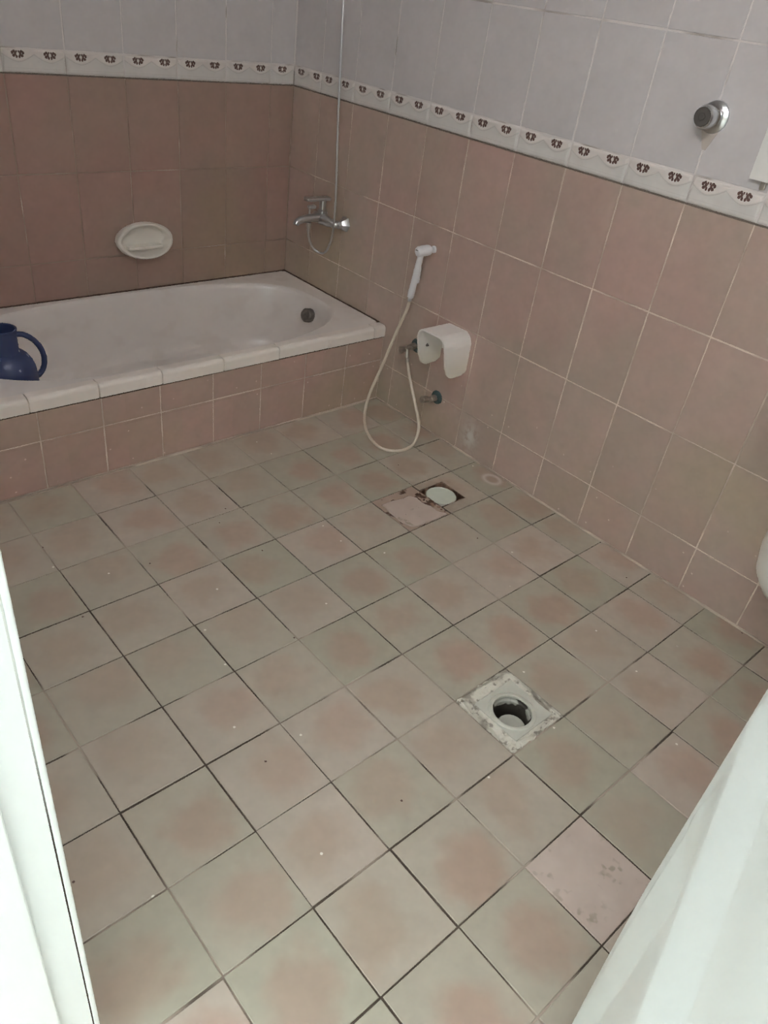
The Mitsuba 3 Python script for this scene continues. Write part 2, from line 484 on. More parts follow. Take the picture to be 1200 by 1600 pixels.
obj(key + '__collar', lathe([(0.0505, -0.004), (0.0505, 0.0030), (0.053, 0.0042), (0.0585, 0.0036), (0.0615, 0.0017), (0.053, 0.0017), (0.053, -0.004)], (*DRAIN, 0), n=48), 'drain_plastic', smooth=35)
obj(key + '__pipe', lathe([(0.0465, -0.17), (0.0465, -0.014), (0.0505, -0.010), (0.0505, -0.003), (0.0520, -0.003), (0.0520, -0.17)], (*DRAIN, 0), n=48), 'pipe_grime', 'grimy pipe wall', smooth=30)
obj(key + '__trap_cup', lathe([(0, -0.050), (0.026, -0.049), (0.034, -0.046), (0.037, -0.049), (0.037, -0.16), (0, -0.16)], (DRAIN[0] + 0.003, DRAIN[1] - 0.0085, 0), n=32), 'drain_plastic', 'pale cup down in the drain', smooth=35)
obj(key + '__pipe_bottom', lathe([(0, -0.165), (0.046, -0.165), (0.046, -0.172), (0, -0.172)], (*DRAIN, 0), n=32), 'mould_shade')

# ------------------------------------------------------------------ walls
GW = 0.0046
WT = 0.0019
rows = [0.004, 0.168, 0.4745, 0.781, 1.0875]
up_rows = [1.1585, 1.463, 1.7695, 2.076, 2.3825, ZC]
obj('wall_right', box(WT, 0.12, YF - 0.1, YB + 0.12, -0.06, ZC), 'wall_grout', 'right wall, pink tiles below a patterned border and pale grey tiles above', kind='structure')
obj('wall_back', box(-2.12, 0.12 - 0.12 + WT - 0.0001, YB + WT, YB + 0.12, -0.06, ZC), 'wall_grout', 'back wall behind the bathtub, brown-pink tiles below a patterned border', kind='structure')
MR = plane((WT, 0, 0), (0, -1, 0), (0, 0, 1))          # u = -y
MB = plane((0, YB + WT, 0), (-1, 0, 0), (0, 0, 1))     # u = -x ; normal (-1,0,0)x(0,0,1) = (0,1,0) -> flip
MB = plane((0, YB + WT, 0), (1, 0, 0), (0, 0, 1))      # u = x, normal -y


def wall_piece(key, M, u0, u1, v0, v1, bsdf, t=WT):
    w, h = u1 - u0 - GW, v1 - v0 - GW
    if w < 0.008 or h < 0.008:
        return
    j = rng.normal(0, 1, 6)
    scene[nkey(key)] = {**shared('w', w, h, t, bsdf), 'to_world': put(M, u0 + GW / 2 + 0.0004 * j[0], v0 + GW / 2 + 0.0004 * j[1], 0.0002 * abs(j[2]), 0.001 * j[3], (0.0012 * j[4], 0.0016 * j[5]), (w, h))}


def border_mesh(w, h=0.071 - GW):
    """One border tile: a swag of drapery in low relief; uv in metres."""
    nx, nz = 44, 18
    x, z = np.meshgrid(np.linspace(0, w, nx), np.linspace(0, h, nz))
    ph = ((x + GW / 2) / 0.1018) % 1.0
    arch = 0.033 + 0.022 * np.abs(2 * ph - 1) ** 1.6          # lower edge of the scallop
    d = z - arch
    r = 0.0020 * (1 / (1 + np.exp(-d / 0.0012))) + 0.0022 * np.exp(-(d / 0.0022) ** 2)
    r += 0.0008 * np.exp(-((z - 0.010) / 0.0022) ** 2)
    r *= np.clip(np.minimum(np.minimum(x, w - x), np.minimum(z, h - z)) / 0.003, 0, 1) ** 0.6
    t = WT + 0.0022 + r
    e = 0.0012
    t[(x <= 0) | (x >= w) | (z <= 0) | (z >= h)] = WT * 0.6
    v = np.stack([x, z, t], -1).reshape(-1, 3)
    f = []
    for a in range(nz - 1):
        for b in range(nx - 1):
            q = a * nx + b
            f += [[q, q + 1, q + nx + 1], [q, q + nx + 1, q + nx]]
    rim = [b for b in range(nx)] + [a * nx + nx - 1 for a in range(1, nz)] + [(nz - 1) * nx + b for b in range(nx - 2, -1, -1)] + [a * nx for a in range(nz - 2, 0, -1)]
    base_i = len(v)
    v = np.vstack([v, np.c_[v[rim][:, :2], np.zeros(len(rim))]])
    for k in range(len(rim)):
        a, b = rim[k], rim[(k + 1) % len(rim)]
        c, d2 = base_i + k, base_i + (k + 1) % len(rim)
        f += [[b, a, c], [b, c, d2]]
    m = trimesh.Trimesh(v, f, process=False)
    return m, v[:, :2] + [GW / 2, 0]


BORD = {}


def border_piece(key, M, u0, u1):
    w = u1 - u0 - GW
    if w < 0.01:
        return
    k = round(w, 4)
    if k not in BORD:
        m, uv = border_mesh(w)
        BORD[k] = ply(m, 'border_glaze', smooth=True, uv=uv)
    j = rng.normal(0, 1, 3)
    scene[nkey(key)] = {**BORD[k], 'to_world': put(M, u0 + GW / 2, 1.0875 + GW / 2, 0.0002 * abs(j[0]), 0.0008 * j[1], (0, 0), (w, 0.07))}


yj = sorted([0.887 + 0.2036 * k for k in range(-8, 8) if -0.72 < 0.887 + 0.2036 * k < 2.45] + [-0.719, 2.45])
for a, b in zip(yj[:-1], yj[1:]):
    for r in range(4):
        if b <= 0.02 and rows[r + 1] < 0.2:          # behind the tub
            continue
        wall_piece('wall_right__tile', MR, a, b, rows[r], rows[r + 1], 'wall_glaze')
    border_piece('wall_right__border_tile', MR, a, b)
    for r in range(5):
        wall_piece('wall_right__upper_tile', MR, a, b, up_rows[r], up_rows[r + 1], 'upper_glaze')
xj = sorted([-0.113 - 0.2038 * k for k in range(0, 10) if -0.113 - 0.2038 * k > XL] + [-0.001, XL])
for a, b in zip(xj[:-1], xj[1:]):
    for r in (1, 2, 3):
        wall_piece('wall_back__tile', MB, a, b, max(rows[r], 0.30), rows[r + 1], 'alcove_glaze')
    border_piece('wall_back__border_tile', MB, a, b)
    for r in range(5):
        wall_piece('wall_back__upper_tile', MB, a, b, up_rows[r], up_rows[r + 1], 'upper_glaze')

# shade line under the border, put in as a dark strip over the joint
for nm, b in (('wall_right', box(-0.0006, WT, -2.45, 0.715, 1.0845, 1.0890)), ('wall_back', box(XL, -0.001, YB - 0.0006, YB + WT, 1.0845, 1.0890))):
    obj(nm + '__shade_line', b, 'shade_dark', 'dark strip for the shade line under the border')

DY0, DY1, DZ = -2.295, -1.565, 2.06          # doorway in the left wall
obj('wall_left', cat(box(-2.12, XL, DY1, YB + 0.1, -0.06, ZC), box(-2.12, XL, YF - 0.1, DY0, -0.06, ZC), box(-2.12, XL, DY0, DY1, DZ, ZC)), 'plaster', 'left wall with the doorway', kind='structure')
obj('wall_front', box(XL, 0.0, YF - 0.1, YF, -0.0, ZC), 'plaster', 'front wall facing the bathtub', kind='structure')
obj('ceiling', box(-2.12, 0.12, YF - 0.1, YB + 0.12, ZC, ZC + 0.1), 'ceiling_paint', 'white bathroom ceiling', kind='structure')

# pale filler bead where the walls and the tub front meet the floor
def bead(pts, r, amp, key, bsdf, label=None, n=120):
    p = np.array([pts[0] + (np.array(pts[1]) - pts[0]) * t for t in np.linspace(0, 1, n)])
    rr = r * (1 + amp * rng.normal(0, 1, n).cumsum() / 6)
    rr = np.clip(rr, 0.35 * r, 1.6 * r)
    obj(key, tube(p, rr, 8), bsdf, label, smooth=True)


def bead_col(p, n, uv):
    a = fbm(p.x * 6, p.y * 6, 0.4)
    return mix((0.54, 0.475, 0.40), (0.36, 0.295, 0.245), smoothstep(0.38, 0.54, a))


mat('bead', bead_col, 0.8, 0.2)
bead((np.array([-0.001, 0.0, 0.0]), (-0.001, -2.43, 0.0)), 0.0032, 0.25, 'floor__grout_bead', 'bead', 'pale grout line at the foot of the wall')
bead((np.array([-0.002, -0.0045, 0.0]), (-1.95, -0.0045, 0.0)), 0.0032, 0.25, 'floor__grout_bead_001', 'bead', 'pale grout line at the foot of the tub')

# ------------------------------------------------------------------ bathtub and its tiled front
ZR = 0.331
cx, cy, ax, ay, pw = -0.80, 0.365, 0.725, 0.335, 2.8
key = 'bathtub'
tag(key, 'off-white enamelled bathtub built in along the back wall', 'bathtub')
NA = 128


def ring_pts(k, dz, shift=0.0):
    th = np.linspace(0, 2 * np.pi, NA, endpoint=False)
    c, s = np.cos(th), np.sin(th)
    r = (np.abs(c) ** pw + np.abs(s) ** pw) ** (-1 / pw)
    return np.c_[cx + shift + (ax - k) * r * c, cy + (ay - k * 0.75) * r * s, np.full(NA, dz)]


inner0 = ring_pts(0, ZR)
x0, x1, y0, y1 = XL + 0.003, -0.0015, 0.0385, YB - 0.0015
out = inner0.copy()
for i in range(NA):
    d = inner0[i, :2] - [cx, cy]
    t = min((x1 - cx) / d[0] if d[0] > 0 else 9e9, (x0 - cx) / d[0] if d[0] < 0 else 9e9, (y1 - cy) / d[1] if d[1] > 0 else 9e9, (y0 - cy) / d[1] if d[1] < 0 else 9e9)
    out[i, :2] = [cx, cy] + d * max(t, 1.0)
low = out.copy()
low[:, 2] = 0.285
rings = [low, out]
for k, dz in ((0.0, ZR), (0.006, ZR - 0.002), (0.014, ZR - 0.009), (0.020, ZR - 0.022), (0.030, ZR - 0.06), (0.045, ZR - 0.12), (0.065, 0.11), (0.085, 0.075), (0.115, 0.053), (0.16, 0.046), (0.24, 0.044)):
    rings.append(ring_pts(k, dz))
rings.append(np.c_[cx + (rings[-1][:, 0] - cx) * 0.02, cy + (rings[-1][:, 1] - cy) * 0.02, np.full(NA, 0.042)])
v = np.vstack(rings)
f = []
for a in range(len(rings) - 1):
    for k in range(NA):
        q, w = a * NA + k, a * NA + (k + 1) % NA
        f += [[q, w, w + NA], [q, w + NA, q + NA]]
tub = trimesh.Trimesh(v, f, process=False)
obj(key + '__basin', tub, 'enamel', smooth=35)
obj(key + '__sealant', cat(tube([(x1 - 0.003, y0, ZR + 0.001), (x1 - 0.003, y1 - 0.003, ZR + 0.001)], 0.0035, 8), tube([(x1 - 0.003, y1 - 0.003, ZR + 0.001), (x0, y1 - 0.003, ZR + 0.001)], 0.0035, 8)), 'mould_shade', 'dark mouldy sealant line')
# overflow cover on the right end of the basin
oc = np.array([-0.130, 0.362, 0.262])
oax = np.array([-0.97, -0.12, 0.22])
obj(key + '__overflow_cover', lathe([(0, 0.010), (0.006, 0.011), (0.010, 0.0095), (0.018, 0.0125), (0.026, 0.0105), (0.030, 0.004), (0.030, -0.02), (0, -0.02)], oc, oax, n=32), 'dark_metal', 'round dark metal overflow cover', smooth=30)
obj(key + '__drain', lathe([(0, 0.003), (0.022, 0.004), (0.032, 0.002), (0.034, -0.004), (0, -0.004)], (-0.34, 0.365, 0.046), n=32), 'dull_chrome', smooth=30)

key = 'tub_surround'
tag(key, 'low pink tiled front of the bathtub topped with white edge tiles', 'tub surround')
obj(key + '__core', cat(box(XL, -0.0005, WT, 0.032, 0, 0.318), box(XL, -0.0005, 0.030, 0.0375, 0, 0.06)), 'wall_grout')
MF = plane((0, WT, 0), (1, 0, 0), (0, 0, 1))
fx = sorted([-0.197 - 0.2027 * k for k in range(0, 9) if -0.197 - 0.2027 * k > XL] + [-0.002, XL])
for a, b in zip(fx[:-1], fx[1:]):
    wall_piece(key + '__tile', MF, a, b, 0.004, 0.180, 'front_glaze')
    wall_piece(key + '__tile', MF, a, b, 0.180, 0.283, 'front_glaze')
obj(key + '__shade_line', box(XL, -0.001, -0.0012, WT, 0.2815, 0.2865), 'mould_shade', 'dark strip for the shadow under the edge tiles')  # shadow line below the edge tiles, put in as a dark strip
rx = [-0.002, -0.062, -0.297, -0.53, -0.765, -1.0, -1.216, -1.432, -1.66, XL]


def rim_tile(w):
    # bullnose section in (y, z), extruded along x
    arc = [(-0.005 + 0.016 - 0.016 * math.cos(t), ZR + 0.001 - 0.016 + 0.016 * math.sin(t)) for t in np.linspace(0, math.pi / 2, 9)]
    sec = sg.Polygon([(-0.005, 0.2865), *arc, (0.037, ZR + 0.001), (0.037, ZR - 0.012), (0.006, ZR - 0.012), (0.006, 0.2865)])
    m = extrude(sec, w)
    m.vertices = m.vertices[:, [2, 0, 1]]
    m.fix_normals()
    return m


for a, b in zip(rx[1:], rx[:-1]):
    m = rim_tile(b - a - 0.0035)
    m.apply_translation((a + 0.00175 + rng.normal(0, 0.0006), rng.normal(0, 0.0006), rng.normal(0, 0.0006)))
    obj(nkey(key + '__edge_tile'), m, 'rim_glaze', smooth=30)

# ------------------------------------------------------------------ fittings on the back wall
SX, SZ = -0.697, 0.535
key = 'soap_dish'
sd = [(0.0, 0.004), (0.55, 0.004), (0.72, 0.007), (0.78, 0.014), (0.80, 0.030), (0.83, 0.040), (0.90, 0.043), (0.97, 0.039), (1.0, 0.028), (0.97, 0.012), (0.90, 0.0), (0.0, 0.0)]
m = trimesh.creation.revolve(np.array(sd), sections=56)
vv = m.vertices.copy()
bulge = np.clip(-vv[:, 1], 0, 1)                       # the lower lip stands further out
hh = vv[:, 2] * (1 + 0.55 * bulge)
m.vertices = np.c_[SX + 0.118 * vv[:, 0], YB - hh, SZ + 0.0 + 0.067 * vv[:, 1]]
m.fix_normals()
tag(key, 'oval cream ceramic soap dish fixed on the back wall above the tub', 'soap dish')
obj(key + '__shell', m, 'ceramic_white', smooth=50)
led = rbox(SX - 0.072, SX + 0.072, YB - 0.040, YB - 0.004, SZ - 0.034, SZ - 0.021, 0.005)
obj(key + '__ledge', led, 'ceramic_white', smooth=40)

# ------------------------------------------------------------------ fittings on the right wall
key = 'bath_mixer_tap'
tag(key, 'chrome single lever bath mixer tap on the right wall over the tub', 'tap')
ZM = 0.648
for y in (0.315, 0.465):
    k = nkey(key + '__wall_flange')
    obj(k, lathe([(0, 0.030), (0.013, 0.030), (0.0145, 0.026), (0.020, 0.020), (0.031, 0.004), (0.032, 0.0), (0, 0.0)], (0, y, ZM), (-1, 0, 0), n=6 if y < 0.4 else 32), 'chrome', smooth=20)
    obj(nkey(key + '__nut'), lathe([(0, 0.040), (0.0155, 0.040), (0.0165, 0.038), (0.0165, 0.026), (0, 0.026)], (-0.004, y, ZM), (-1, 0, 0), n=6), 'chrome', smooth=20)
body = spline([(-0.040, 0.315, ZM), (-0.054, 0.330, ZM + 0.002), (-0.066, 0.358, ZM + 0.006), (-0.068, 0.392, ZM + 0.008), (-0.066, 0.425, ZM + 0.006), (-0.054, 0.450, ZM + 0.002), (-0.040, 0.465, ZM)], 48)
bt = tube(body, np.interp(np.linspace(0, 1, 48), [0, 0.15, 0.5, 0.85, 1], [0.013, 0.016, 0.024, 0.016, 0.013]), 24)
obj(key + '__body', bt, 'chrome', smooth=True)
sp = spline([(-0.060, 0.392, ZM + 0.010), (-0.095, 0.392, ZM + 0.012), (-0.135, 0.393, ZM + 0.012), (-0.165, 0.393, ZM + 0.008), (-0.186, 0.393, ZM + 0.000), (-0.193, 0.393, ZM - 0.010)], 40)
obj(key + '__spout', tube(sp, np.interp(np.linspace(0, 1, 40), [0, 0.3, 0.85, 1], [0.021, 0.017, 0.0135, 0.012]), 24), 'chrome', smooth=True)
obj(key + '__cartridge', lathe([(0, 0.062), (0.013, 0.062), (0.0145, 0.058), (0.0145, 0.026), (0.020, 0.022), (0.021, 0.004), (0, 0.0)], (-0.062, 0.395, ZM + 0.016), n=32), 'chrome', smooth=30)
lv = rbox(-0.150, -0.030, 0.379, 0.413, ZM + 0.076, ZM + 0.090, 0.006)
lv.vertices[:, 2] += 0.06 * np.clip(-0.11 - lv.vertices[:, 0], 0, 1)
obj(key + '__lever', lv, 'chrome', smooth=40)
obj(key + '__diverter', cat(lathe([(0, 0.026), (0.004, 0.026), (0.004, 0.0), (0, 0.0)], (-0.128, 0.393, ZM + 0.024), n=20), rbox(-0.136, -0.100, 0.384, 0.402, ZM + 0.048, ZM + 0.062, 0.005)), 'chrome', smooth=40)
obj(key + '__hose_outlet', lathe([(0, 0.0), (0.008, 0.0), (0.009, 0.006), (0.009, 0.020), (0, 0.020)], (-0.130, 0.391, ZM - 0.024), n=20), 'chrome', smooth=30)

key = 'shower_hose'
tag(key, 'thin metal shower hose looping under the bath tap and rising up the wall', 'hose')
hp = spline([(-0.130, 0.391, 0.630), (-0.1285, 0.391, 0.600), (-0.120, 0.388, 0.568), (-0.100, 0.378, 0.536), (-0.080, 0.350, 0.527), (-0.076, 0.316, 0.566), (-0.078, 0.297, 0.622), (-0.081, 0.290, 0.690),
             (-0.080, 0.297, 0.800), (-0.077, 0.320, 1.004), (-0.074, 0.338, 1.212), (-0.066, 0.360, 1.405), (-0.055, 0.380, 1.60), (-0.050, 0.390, 1.78)], 260)
obj(key + '__tube', tube(hp, 0.0042, 12), 'chrome', smooth=True)
obj(key + '__end_nut', lathe([(0, 0), (0.006, 0), (0.0065, 0.016), (0, 0.016)], (-0.130, 0.391, 0.608), n=12), 'chrome', smooth=30)
key = 'hand_shower'
tag(key, 'hand shower in a wall bracket above the bath tap', 'shower head')
obj(key + '__bracket', cat(lathe([(0, 0.0), (0.022, 0.0), (0.020, 0.010), (0.009, 0.014), (0.009, 0.050), (0, 0.050)], (0, 0.39, 1.80), (-1, 0, 0), n=24)), 'chrome', smooth=30)
obj(key + '__handset', cat(tube([(-0.050, 0.39, 1.775), (-0.056, 0.39, 1.86), (-0.075, 0.39, 1.95)], [0.010, 0.012, 0.014], 16), lathe([(0, 0), (0.04, 0), (0.045, 0.012), (0.015, 0.03), (0, 0.03)], (-0.115, 0.39, 1.95), (0.8, 0, 0.6), n=28)), 'chrome', smooth=30)

# bidet sprayer hanging on its hook, hose down to the floor and up to the stop valve
key = 'bidet_sprayer'
tag(key, 'white plastic bidet sprayer hanging head up on the right wall', 'bidet sprayer')
A, B = np.array([-0.055, -0.168, 0.514]), np.array([-0.055, -0.190, 0.682])
hd = [A + (B - A) * t for t in np.linspace(0, 1, 12)]
obj(key + '__handle', tube(hd, [0.0115, 0.0132, 0.0128, 0.0124, 0.0122, 0.012, 0.012, 0.0118, 0.0116, 0.0114, 0.0112, 0.011], 20), 'white_plastic', smooth=40)
hs = lathe([(0, 0.064), (0.008, 0.0635), (0.014, 0.061), (0.0178, 0.056), (0.0192, 0.048), (0.0192, 0.016), (0.0180, 0.008), (0.0150, 0.003), (0.010, 0.0005), (0, 0.0)], (-0.078, -0.187, 0.6925), (0.975, -0.195, 0.10), n=32)
obj(key + '__head', hs, 'white_plastic', smooth=50)
obj(key + '__head_mark', rbox(-0.0802, -0.072, -0.197, -0.183, 0.698, 0.701, 0.0012, 8), 'dark_rubber', 'small grey mark on the head end')
tr = rbox(-0.046, -0.033, -0.185, -0.171, 0.570, 0.634, 0.005)
obj(key + '__trigger', tr, 'white_plastic', smooth=40)
obj(key + '__trigger_gap', rbox(-0.035, -0.031, -0.184, -0.172, 0.590, 0.632, 0.0018, 8), 'dark_rubber', 'dark slot behind the trigger')
obj(key + '__hook', lathe([(0, 0.0), (0.013, 0.0), (0.013, 0.004), (0.008, 0.006), (0.008, 0.012), (0, 0.012)], (0, -0.200, 0.699), (-1, 0, 0), n=20), 'white_plastic', smooth=40)
obj(key + '__nut', lathe([(0, 0), (0.0058, 0), (0.0075, 0.003), (0.0075, 0.012), (0.006, 0.016), (0, 0.016)], A + [0, 0.002, -0.016], (B - A), n=16), 'chrome', smooth=30)

key = 'bidet_hose'
tag(key, 'cream plastic bidet hose looped on the floor below the sprayer', 'hose')
h2 = spline([(-0.055, -0.1655, 0.494), (-0.057, -0.160, 0.460), (-0.070, -0.134, 0.361), (-0.096, -0.117, 0.243), (-0.120, -0.100, 0.140), (-0.142, -0.095, 0.060), (-0.168, -0.118, 0.0125), (-0.207, -0.166, 0.0068), (-0.243, -0.225, 0.0064),
             (-0.268, -0.288, 0.0064), (-0.272, -0.352, 0.0064), (-0.233, -0.394, 0.0064), (-0.170, -0.397, 0.0066), (-0.118, -0.374, 0.012), (-0.090, -0.356, 0.045), (-0.082, -0.321, 0.110), (-0.075, -0.274, 0.176), (-0.068, -0.232, 0.239), (-0.064, -0.212, 0.277)], 240)
obj(key + '__tube', tube(h2, 0.0060, 14), 'hose_plastic', smooth=True)
obj(key + '__end_nut', lathe([(0, 0), (0.0072, 0), (0.0078, 0.004), (0.0078, 0.018), (0, 0.020)], (-0.0645, -0.213, 0.268), (0.02, 0.07, 1), n=14), 'dull_chrome', smooth=30)


def stop_valve(key, y, z, label, dark):
    tag(key, label, 'valve')
    obj(key + '__flange', lathe([(0, 0.010), (0.013, 0.010), (0.020, 0.008), (0.027, 0.003), (0.028, 0.0), (0, 0.0)], (-0.0002, y, z), (-1, 0, 0), n=36), dark, 'dark greened flange', smooth=30)
    obj(key + '__stem', lathe([(0, 0.060), (0.008, 0.060), (0.0095, 0.055), (0.0095, 0.036), (0.013, 0.034), (0.013, 0.010), (0, 0.008)], (-0.001, y, z), (-1, 0, 0), n=20), 'dull_chrome', smooth=30)


stop_valve('angle_valve', -0.190, 0.318, 'small angle valve on the right wall feeding the cream bidet hose', 'verdigris')
obj('angle_valve__knob', lathe([(0, 0.0), (0.012, 0.0), (0.0135, 0.004), (0.011, 0.020), (0.007, 0.026), (0, 0.026)], (-0.098, -0.197, 0.318), (1, 0.05, 0), n=14), 'dull_chrome', smooth=30)
obj('angle_valve__outlet', lathe([(0, 0.0), (0.0085, 0.0), (0.0085, 0.034), (0, 0.034)], (-0.062, -0.205, 0.285), (0.15, 0.3, 1), n=16), 'dull_chrome', smooth=30)
stop_valve('angle_valve_001', -0.343, 0.160, 'disconnected stop valve stub low on the right wall with dark flange', 'verdigris')
obj('angle_valve_001__knob', lathe([(0, 0.0), (0.012, 0.0), (0.014, 0.004), (0.012, 0.030), (0, 0.034)], (-0.094, -0.349, 0.173), (0.97, 0.03, -0.10), n=14), 'dull_chrome', smooth=30)

# toilet roll holder: an upside-down U of white plastic on the wall
key = 'toilet_roll_holder'
tag(key, 'empty white plastic hooded toilet roll holder on the right wall', 'toilet roll holder')
y0, y1, zt, zb, dep = -0.458, -0.318, 0.458, 0.308, 0.140
arc = lambda c, r, a0, a1: [(c[0] + r * math.cos(math.radians(t)), c[1] + r * math.sin(math.radians(t))) for t in np.linspace(a0, a1, 10)]
path = [(y0, zb)] + arc((y0 + 0.034, zt - 0.034), 0.034, 180, 90) + arc((y1 - 0.022, zt - 0.022), 0.022, 90, 0) + [(y1, zb)]
path = [(y, z + 0.012 * math.sin(math.pi * (y - y0) / (y1 - y0)) * (z > zt - 0.05)) for y, z in path]
U = sg.LineString(path).buffer(0.0028, cap_style=2, join_style=1)
um = extrude(U, dep)
um.vertices = np.c_[-um.vertices[:, 2], um.vertices[:, 0], um.vertices[:, 1]]
um.fix_normals()
side = sg.Polygon(arc((-dep + 0.012, zt + 0.00), 0.018, 180, 90)[::1] + [(0, zt + 0.03), (0, zb + 0.014), (-0.026, zb + 0.002)] + arc((-dep + 0.072, zb + 0.045), 0.045, 270, 200) + [(-dep + 0.018, zb + 0.05), (-dep, zt - 0.03)])
side = side.buffer(0.004).buffer(-0.004)
cut = extrude(side.convex_hull, 0.3)
cut.vertices = np.c_[cut.vertices[:, 0], -0.55 + cut.vertices[:, 2], cut.vertices[:, 1]]
cut.fix_normals()
hood = unman(man(um) ^ man(cut))
obj(key + '__hood', hood, 'cover_plastic', smooth=30)
obj(key + '__back_plate', rbox(-0.006, 0.0, y0 + 0.006, y1 - 0.006, zb + 0.055, zt - 0.004, 0.0025, 8), 'cover_plastic', smooth=30)
for s, yy in ((1, y1 - 0.0028), (-1, y0 + 0.0028)):
    obj(nkey(key + '__roll_pin'), lathe([(0, 0.008), (0.004, 0.007), (0.006, 0.0), (0, 0.0)], (-0.085, yy, zt - 0.070), (0, -s, 0), n=16), 'dark_rubber' if s > 0 else 'cover_plastic', smooth=30)

# wall stop cock above the border
key = 'concealed_stop_tap'
tag(key, 'chrome round stop tap knob on the pale wall above the border strip', 'tap')
KP = np.array([0.0, -1.0925, 1.297])
obj(key + '__wall_plate', lathe([(0, 0.004), (0.020, 0.011), (0.030, 0.0085), (0.0375, 0.004), (0.039, 0.0), (0, 0.0)], KP, (-1, 0, 0), n=48), 'chrome', smooth=30)
obj(key + '__neck', lathe([(0, 0.034), (0.021, 0.034), (0.0215, 0.006), (0, 0.006)], KP, (-1, 0, 0), n=32), 'dull_chrome', smooth=30)
obj(key + '__knob', lathe([(0, 0.064), (0.0225, 0.064), (0.0265, 0.060), (0.028, 0.052), (0.0275, 0.034), (0.024, 0.027), (0, 0.027)], KP, (-1, 0, 0), n=40), 'chrome', smooth=30)
obj(key + '__cap', lathe([(0, 0.0665), (0.007, 0.0665), (0.0078, 0.0650), (0.009, 0.0650), (0.0095, 0.0660), (0.021, 0.0660), (0.0225, 0.0640), (0, 0.0635)], KP, (-1, 0, 0), n=40), 'dark_rubber', 'dark round face of the knob', smooth=30)
sm = extrude(sg.Polygon([(-0.024, 0.0), (0.024, 0.0), (0.012, -0.030), (0.003, -0.052), (-0.003, -0.052), (-0.012, -0.030)]).buffer(0.003), 0.0012)
sm.vertices = np.c_[-sm.vertices[:, 2] - 0.0004, KP[1] + sm.vertices[:, 0], KP[2] - 0.022 + sm.vertices[:, 1]]
sm.fix_normals()
mat('filler', lambda p, n, uv: mix((0.46, 0.42, 0.38), (0.54, 0.50, 0.47), fbm(p.y * 50, p.z * 50, 0.3)), 0.8, 0.2)
obj(key + '__filler_smear', sm, 'filler', 'wedge of grey filler below the knob')

# mirror, of which only a corner of the frame shows
key = 'wall_mirror'
tag(key, 'white framed wall mirror, only a lower corner in view right of the stop tap', 'mirror')
my0, my1, mz0, mz1 = -2.14, -1.243, 1.186, 1.95
fr = sg.box(my0, mz0, my1, mz1).difference(sg.box(my0 + 0.06, mz0 + 0.06, my1 - 0.06, mz1 - 0.06))
fm = extrude(fr, 0.016)
fm.vertices = np.c_[-fm.vertices[:, 2] - 0.002, fm.vertices[:, 0], fm.vertices[:, 1]]
fm.fix_normals()
mat('frame_white', (0.72, 0.73, 0.71), 0.35, 0.5)
obj(key + '__frame', fm, 'frame_white')
obj(key + '__glass', box(-0.008, -0.0035, my0 + 0.058, my1 - 0.058, mz0 + 0.058, mz1 - 0.058), {'type': 'twosided', 'bsdf': {'type': 'conductor', 'material': 'Ag'}})
obj(key + '__bracket', rbox(-0.010, 0.0, -1.286, -1.272, 1.166, 1.188, 0.002, 8), 'dull_chrome')

# wash basin with its shroud
key = 'wash_basin'
tag(key, 'white ceramic wall-hung wash basin with rounded shroud at the right edge', 'wash basin')
WB = np.array([0.0, -1.829, 0.0])
def half(profile, n=40):
    """Rounded bodies against the wall: rings (half width, depth, z)."""
    th = np.linspace(-np.pi / 2, np.pi / 2, n)
    v = []
    for w, d, z in profile:
        v.append(np.c_[-d * np.abs(np.cos(th)) ** 0.8, WB[1] + w * np.sign(np.sin(th)) * np.abs(np.sin(th)) ** 0.9, np.full(n, z)])
    v = np.vstack(v)
    f = []
    for a in range(len(profile) - 1):
        for k in range(n - 1):
            q = a * n + k
            f += [[q, q + 1, q + n + 1], [q, q + n + 1, q + n]]
    for a in (0, len(profile) - 1):
        c = len(v)
        v = np.vstack([v, v[a * n:(a + 1) * n].mean(0)])
        f += [[a * n + k, a * n + k + 1, c] for k in range(n - 1)]
    v[:, 0] -= 0.0008
    m = trimesh.Trimesh(v, f, process=False)
    return m
obj(key + '__bowl', half([(0.17, 0.27, 0.60), (0.21, 0.34, 0.66), (0.25, 0.40, 0.74), (0.27, 0.43, 0.80), (0.272, 0.435, 0.82), (0.262, 0.425, 0.825), (0.24, 0.40, 0.815), (0.20, 0.34, 0.74), (0.12, 0.22, 0.68), (0.03, 0.10, 0.66)]), 'sanitary_white', smooth=50)
obj(key + '__shroud', half([(0.02, 0.06, 0.255), (0.07, 0.17, 0.262), (0.115, 0.235, 0.285), (0.142, 0.27, 0.33), (0.152, 0.285, 0.39), (0.152, 0.29, 0.46), (0.155, 0.29, 0.55), (0.168, 0.285, 0.605)]), 'sanitary_white', smooth=50)
obj(key + '__waste_pipe', tube(spline([(-0.17, -1.825, 0.27), (-0.17, -1.825, 0.215), (-0.15, -1.825, 0.18), (-0.10, -1.825, 0.17), (-0.0, -1.825, 0.17)], 30), 0.016, 18), 'white_plastic', smooth=True)

